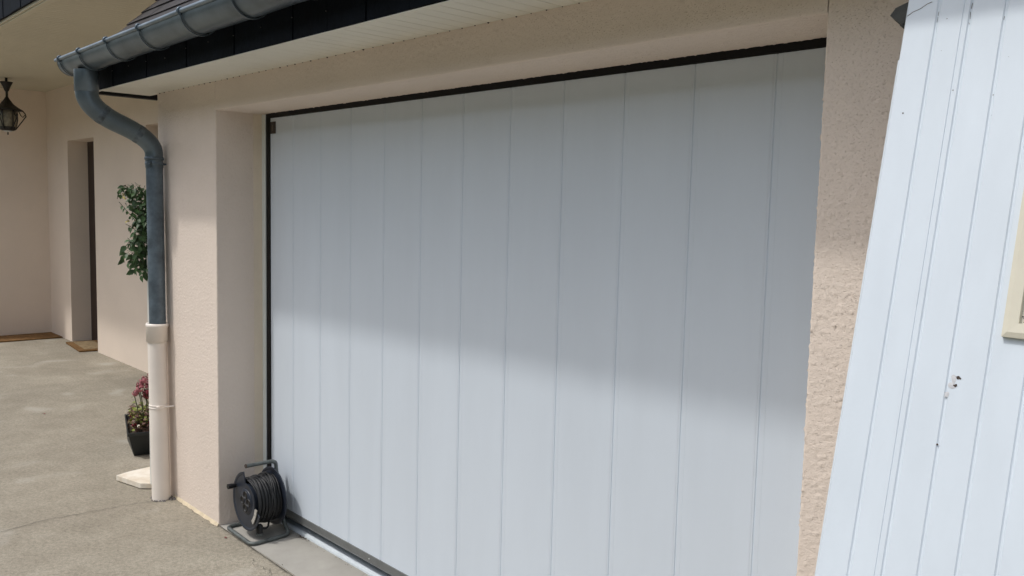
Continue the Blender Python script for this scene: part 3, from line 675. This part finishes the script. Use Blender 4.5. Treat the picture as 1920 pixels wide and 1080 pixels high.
strands = [[(278, 430), (268, 425), (262, 410), (266, 395)], [(278, 430), (268, 436), (258, 428), (256, 412)], [(280, 445), (270, 452), (262, 462), (264, 475)], [(282, 445), (274, 470), (274, 490), (276, 510)], [(280, 430), (274, 400), (276, 375), (280, 358)], [(280, 440), (272, 430), (264, 440), (258, 448)], [(270, 440), (262, 400), (250, 365), (240, 352), (229, 362), (228, 380)], [(268, 440), (255, 400), (246, 375), (252, 352), (246, 350)], [(272, 440), (268, 395), (262, 365), (270, 352)],
           [(270, 440), (256, 420), (242, 400), (232, 385)], [(272, 440), (262, 425), (250, 418), (243, 400)], [(268, 445), (258, 432), (250, 425)], [(275, 430), (276, 395), (284, 370), (290, 365)],
           [(272, 440), (262, 450), (248, 458), (238, 462), (229, 455)], [(270, 442), (255, 455), (240, 465), (237, 485), (241, 500)], [(270, 445), (258, 470), (252, 480), (246, 495), (243, 503)],
           [(272, 445), (266, 470), (262, 490), (256, 500)], [(274, 445), (272, 480), (270, 500), (269, 522)], [(276, 445), (278, 490), (282, 500)], [(272, 420), (265, 410), (258, 395)], [(275, 445), (266, 460), (262, 480), (262, 505)],
           [(270, 440), (258, 455), (244, 457), (231, 470)], [(280, 440), (290, 470), (288, 490)], [(276, 440), (272, 415), (270, 390), (272, 372)]]
strands += [[(random.uniform(268, 284), random.uniform(400, 470)), (random.uniform(250, 275), y_:=random.uniform(355, 515)), (random.uniform(236, 272), y_+random.uniform(-12, 22))] for _ in range(12)]
for sd in strands:
    dep = random.uniform(-0.09, 0.09); P = [pxp(px, py, dep*i/len(sd)) for i, (px, py) in enumerate(sd)]
    P = roundpath(P, 0.03, 3); stems.tube(P, 0.0017, 5)
    k = 0; acc = 0
    for a, b in zip(P, P[1:]):
        acc += (b-a).length
        if acc > 0.0036:
            acc = 0; k += 1
            sidev = (b-a).normalized().cross(Vector((random.uniform(-1, 1), random.uniform(-1, 1), random.uniform(-.3, .3))))
            d_2 = (sidev.normalized()*0.8 + Vector((0, 0, -0.75)) + (b-a).normalized()*0.3)
            nn = Vector((-fwd.x*1.0+random.uniform(-.9, .9), -fwd.y+random.uniform(-.9, .9), random.uniform(0.0, 1.0)))
            L = random.uniform(0.022, 0.043) * (1.15 if a.z < 1.38 else 0.9)
            leaves.leaf(a, d_2, nn, L, L*random.uniform(.5, .68))
for cx_, cy_, rx_, ry_, nn_ in ((264, 388, 22, 34, 120), (272, 432, 20, 26, 110), (262, 482, 24, 28, 90), (271, 512, 9, 14, 26), (244, 366, 12, 10, 22)):
    for _ in range(nn_):
        a = random.uniform(0, 6.283); q_ = math.sqrt(random.random())
        c_ = pxp(cx_+rx_*q_*math.cos(a), cy_+ry_*q_*math.sin(a), random.uniform(-0.07, 0.07))
        L = random.uniform(0.026, 0.046)
        d_2 = Vector((random.uniform(-1, 1), random.uniform(-1, 1), random.uniform(-1.2, 0.1)))
        nn = Vector((-fwd.x+random.uniform(-.9, .9), -fwd.y+random.uniform(-.9, .9), random.uniform(-.2, 1.2)))
        leaves.leaf(c_, d_2, nn, L, L*random.uniform(.5, .66))
        if random.random() < 0.35: stems.tube([c_, c_-d_2.normalized()*0.02+Vector((0, 0, .006)), c_.lerp(PC+Vector((0, 0, c_.z)), .25)], 0.001, 4)
leaves.build('foliage', 'leaf', hp); stems.build('stem', 'stem', hp)
for px, py in ((229, 372), (231, 358), (238, 420), (234, 376)):
    pale = MB()
    for k in range(5): pale.leaf(pxp(px, py)+Vector((0, 0, random.uniform(-.01, .01))), (random.uniform(-1, 1), random.uniform(-1, 1), random.uniform(-1, .4)), (random.uniform(-1, 1), -1, .4), 0.014, 0.008)
    pale.build('yellow_bloom', 'yellow', hp)

# planter trough with flowers
pt = thing('planter_box', 'black plastic trough planted with pink and dark red geraniums behind the downpipe', 'planter', (-2.15, 0.17, 0))
ZR = 0.165
bot_ = [(-1.975, 0.100), (-1.945, 0.235), (-2.36, 0.33), (-2.39, 0.20)]
top_ = [(-1.905, 0.040), (-1.865, 0.225), (-2.39, 0.385), (-2.43, 0.20)]
def ring(pts, z): return [Vector((x_, y_, z)) for x_, y_ in pts]
cen = Vector((sum(p[0] for p in top_)/4, sum(p[1] for p in top_)/4, 0))
def sc(pts, k): return [(cen.x+(x_-cen.x)*k, cen.y+(y_-cen.y)*k) for x_, y_ in pts]
o = MB(); rings = [ring(bot_, 0.004), ring([(b[0]+(t[0]-b[0])*.9, b[1]+(t[1]-b[1])*.9) for b, t in zip(bot_, sc(top_, .96))], ZR-0.018), ring(top_, ZR-0.016), ring(top_, ZR), ring(sc(top_, 0.93), ZR), ring(sc(top_, 0.88), ZR-0.03)]
o.add(rings[0], [(0, 1, 2, 3)])
for a, b in zip(rings, rings[1:]): o.add(a+b, [(i, (i+1) % 4, (i+1) % 4+4, i+4) for i in range(4)])
o.build('trough', 'pot_black', pt, bevel=0.002)
o = MB(); o.prism(ring(sc(top_, 0.885), ZR-0.045), (0, 0, 0.02)); o.build('soil', 'soil', pt)
random.seed(5); f1 = MB(); f2 = MB(); f3 = MB(); f4 = MB(); f5 = MB(); stm = MB()
def inbox(k=0.8):
    u, v = random.uniform(.05, .95), random.uniform(.08, .92); q = sc(top_, k)
    a = Vector(q[0]).lerp(Vector(q[3]), u); b = Vector(q[1]).lerp(Vector(q[2]), u); return a.lerp(b, v)
for i in range(620):
    q = inbox(0.86); z_ = ZR-0.02+random.uniform(0, .10)
    (f3 if random.random() < .8 else f4).leaf((q.x, q.y, z_), (random.uniform(-1, 1), random.uniform(-1, 1), random.uniform(-.2, .7)), (random.uniform(-.5, .5), random.uniform(-.5, .5), 1), random.uniform(.018, .034), random.uniform(.014, .026))
for i in range(80):
    q = inbox(0.8); z_ = ZR+random.uniform(0.02, .13)*(0.4+0.6*min(1, max(0, (q.y-0.05)/0.12)))
    f4.leaf((q.x, q.y, z_), (random.uniform(-1, 1), random.uniform(-1, 1), random.uniform(-.2, .7)), (random.uniform(-.8, .5), random.uniform(-.8, .5), 1), random.uniform(.02, .035), random.uniform(.018, .03))
def bloom(mb, c, r, n, s=0.012):
    for i in range(n):
        v = Vector((random.gauss(0, 1), random.gauss(0, 1), random.gauss(0, 1))).normalized(); p_ = Vector(c)+v*r*random.uniform(.6, 1)
        t_ = v.cross(Vector((random.uniform(-1, 1), random.uniform(-1, 1), random.uniform(-1, 1)))).normalized()
        for k in range(3): mb.leaf(p_, (t_*math.cos(k*2.1)+v.cross(t_)*math.sin(k*2.1)), v, s, s*.85, 0.1)
for c, r, mb in (((-2.03, 0.150, 0.425), .030, f1), ((-2.05, 0.130, 0.395), .022, f1), ((-2.05, 0.185, 0.470), .032, f1), ((-2.03, 0.195, 0.385), .036, f2), ((-2.0, 0.23, 0.41), .034, f2), ((-2.04, 0.215, 0.44), .034, f1), ((-2.04, 0.23, 0.50), .03, f1), ((-2.06, 0.165, 0.445), .026, f1)):
    bloom(mb, (c[0], c[1]+0.012, c[2]-0.012), r, 30 if mb is f1 else 60); stm.tube([(c[0]+.01, c[1]+.03, ZR-.01), (c[0]+.012, c[1]+.02, (c[2]+ZR)/2), c], 0.003, 6)
for i in range(7):
    q = inbox(0.8); bloom(f2, (q.x, q.y, ZR+random.uniform(.02, .05)), .012, 8, .012)
for c in ((-1.965, .10, ZR+.06), (-1.99, .16, ZR+.11), (-1.94, .12, ZR+.03)): bloom(f5, c, .010, 7, .010)
f1.build('pink_bloom', 'pink', pt); f2.build('red_bloom', 'red', pt); f3.build('maroon_leaf', 'leaf_maroon', pt); f4.build('green_leaf', 'leaf_pale', pt); f5.build('white_bloom', 'petal_white', pt); stm.build('stem', 'stem', pt)

# dry grit and leaf crumbs blown against the track and the wall foot
random.seed(31); lt = MB()
for i in range(170):
    m_ = random.random()
    if m_ < 0.35: x_, y_ = -0.13+random.gauss(0, 0.03), 0.235+random.gauss(0, 0.006)
    elif m_ < 0.6: x_, y_ = random.uniform(-0.5, 1.2), 0.243-abs(random.gauss(0, 0.015))
    elif m_ < 0.85: x_, y_ = random.uniform(-1.05, -0.52), -0.012-abs(random.gauss(0, 0.02))
    else: x_, y_ = random.uniform(-3.5, 0.3), random.uniform(-0.9, 0.5)
    if XC-0.05 < x_ < XL+0.02 and y_ > -0.012: continue
    L = random.uniform(0.003, 0.009)
    lt.leaf((x_, y_, 0.0055), (random.uniform(-1, 1), random.uniform(-1, 1), 0.15), (random.uniform(-.4, .4), random.uniform(-.4, .4), 1), L, L*0.6, 0.3)
o = lt.build('grit', 'rusty', None); o['kind'] = 'stuff'; o['label'] = 'dry brown crumbs of leaf scattered along the wall foot and door track'; o['category'] = 'grit'

# fallen petals
def petal(x, y, s, label):
    m = MB(); m.leaf((x, y, 0.004), (random.uniform(-1, 1), random.uniform(-.5, .5), 0.08), (0, 0, 1), s, s*.6, 0.3); o = m.build('fallen_petal', 'red', None)
    o['label'] = label; o['category'] = 'petal'; o['group'] = 'red petals fallen on the concrete'
petal(-0.36, -0.045, 0.017, 'red petal on the concrete just in front of the cable reel')
petal(-3.45, -0.025, 0.03, 'red petal on the open concrete left of the planter')
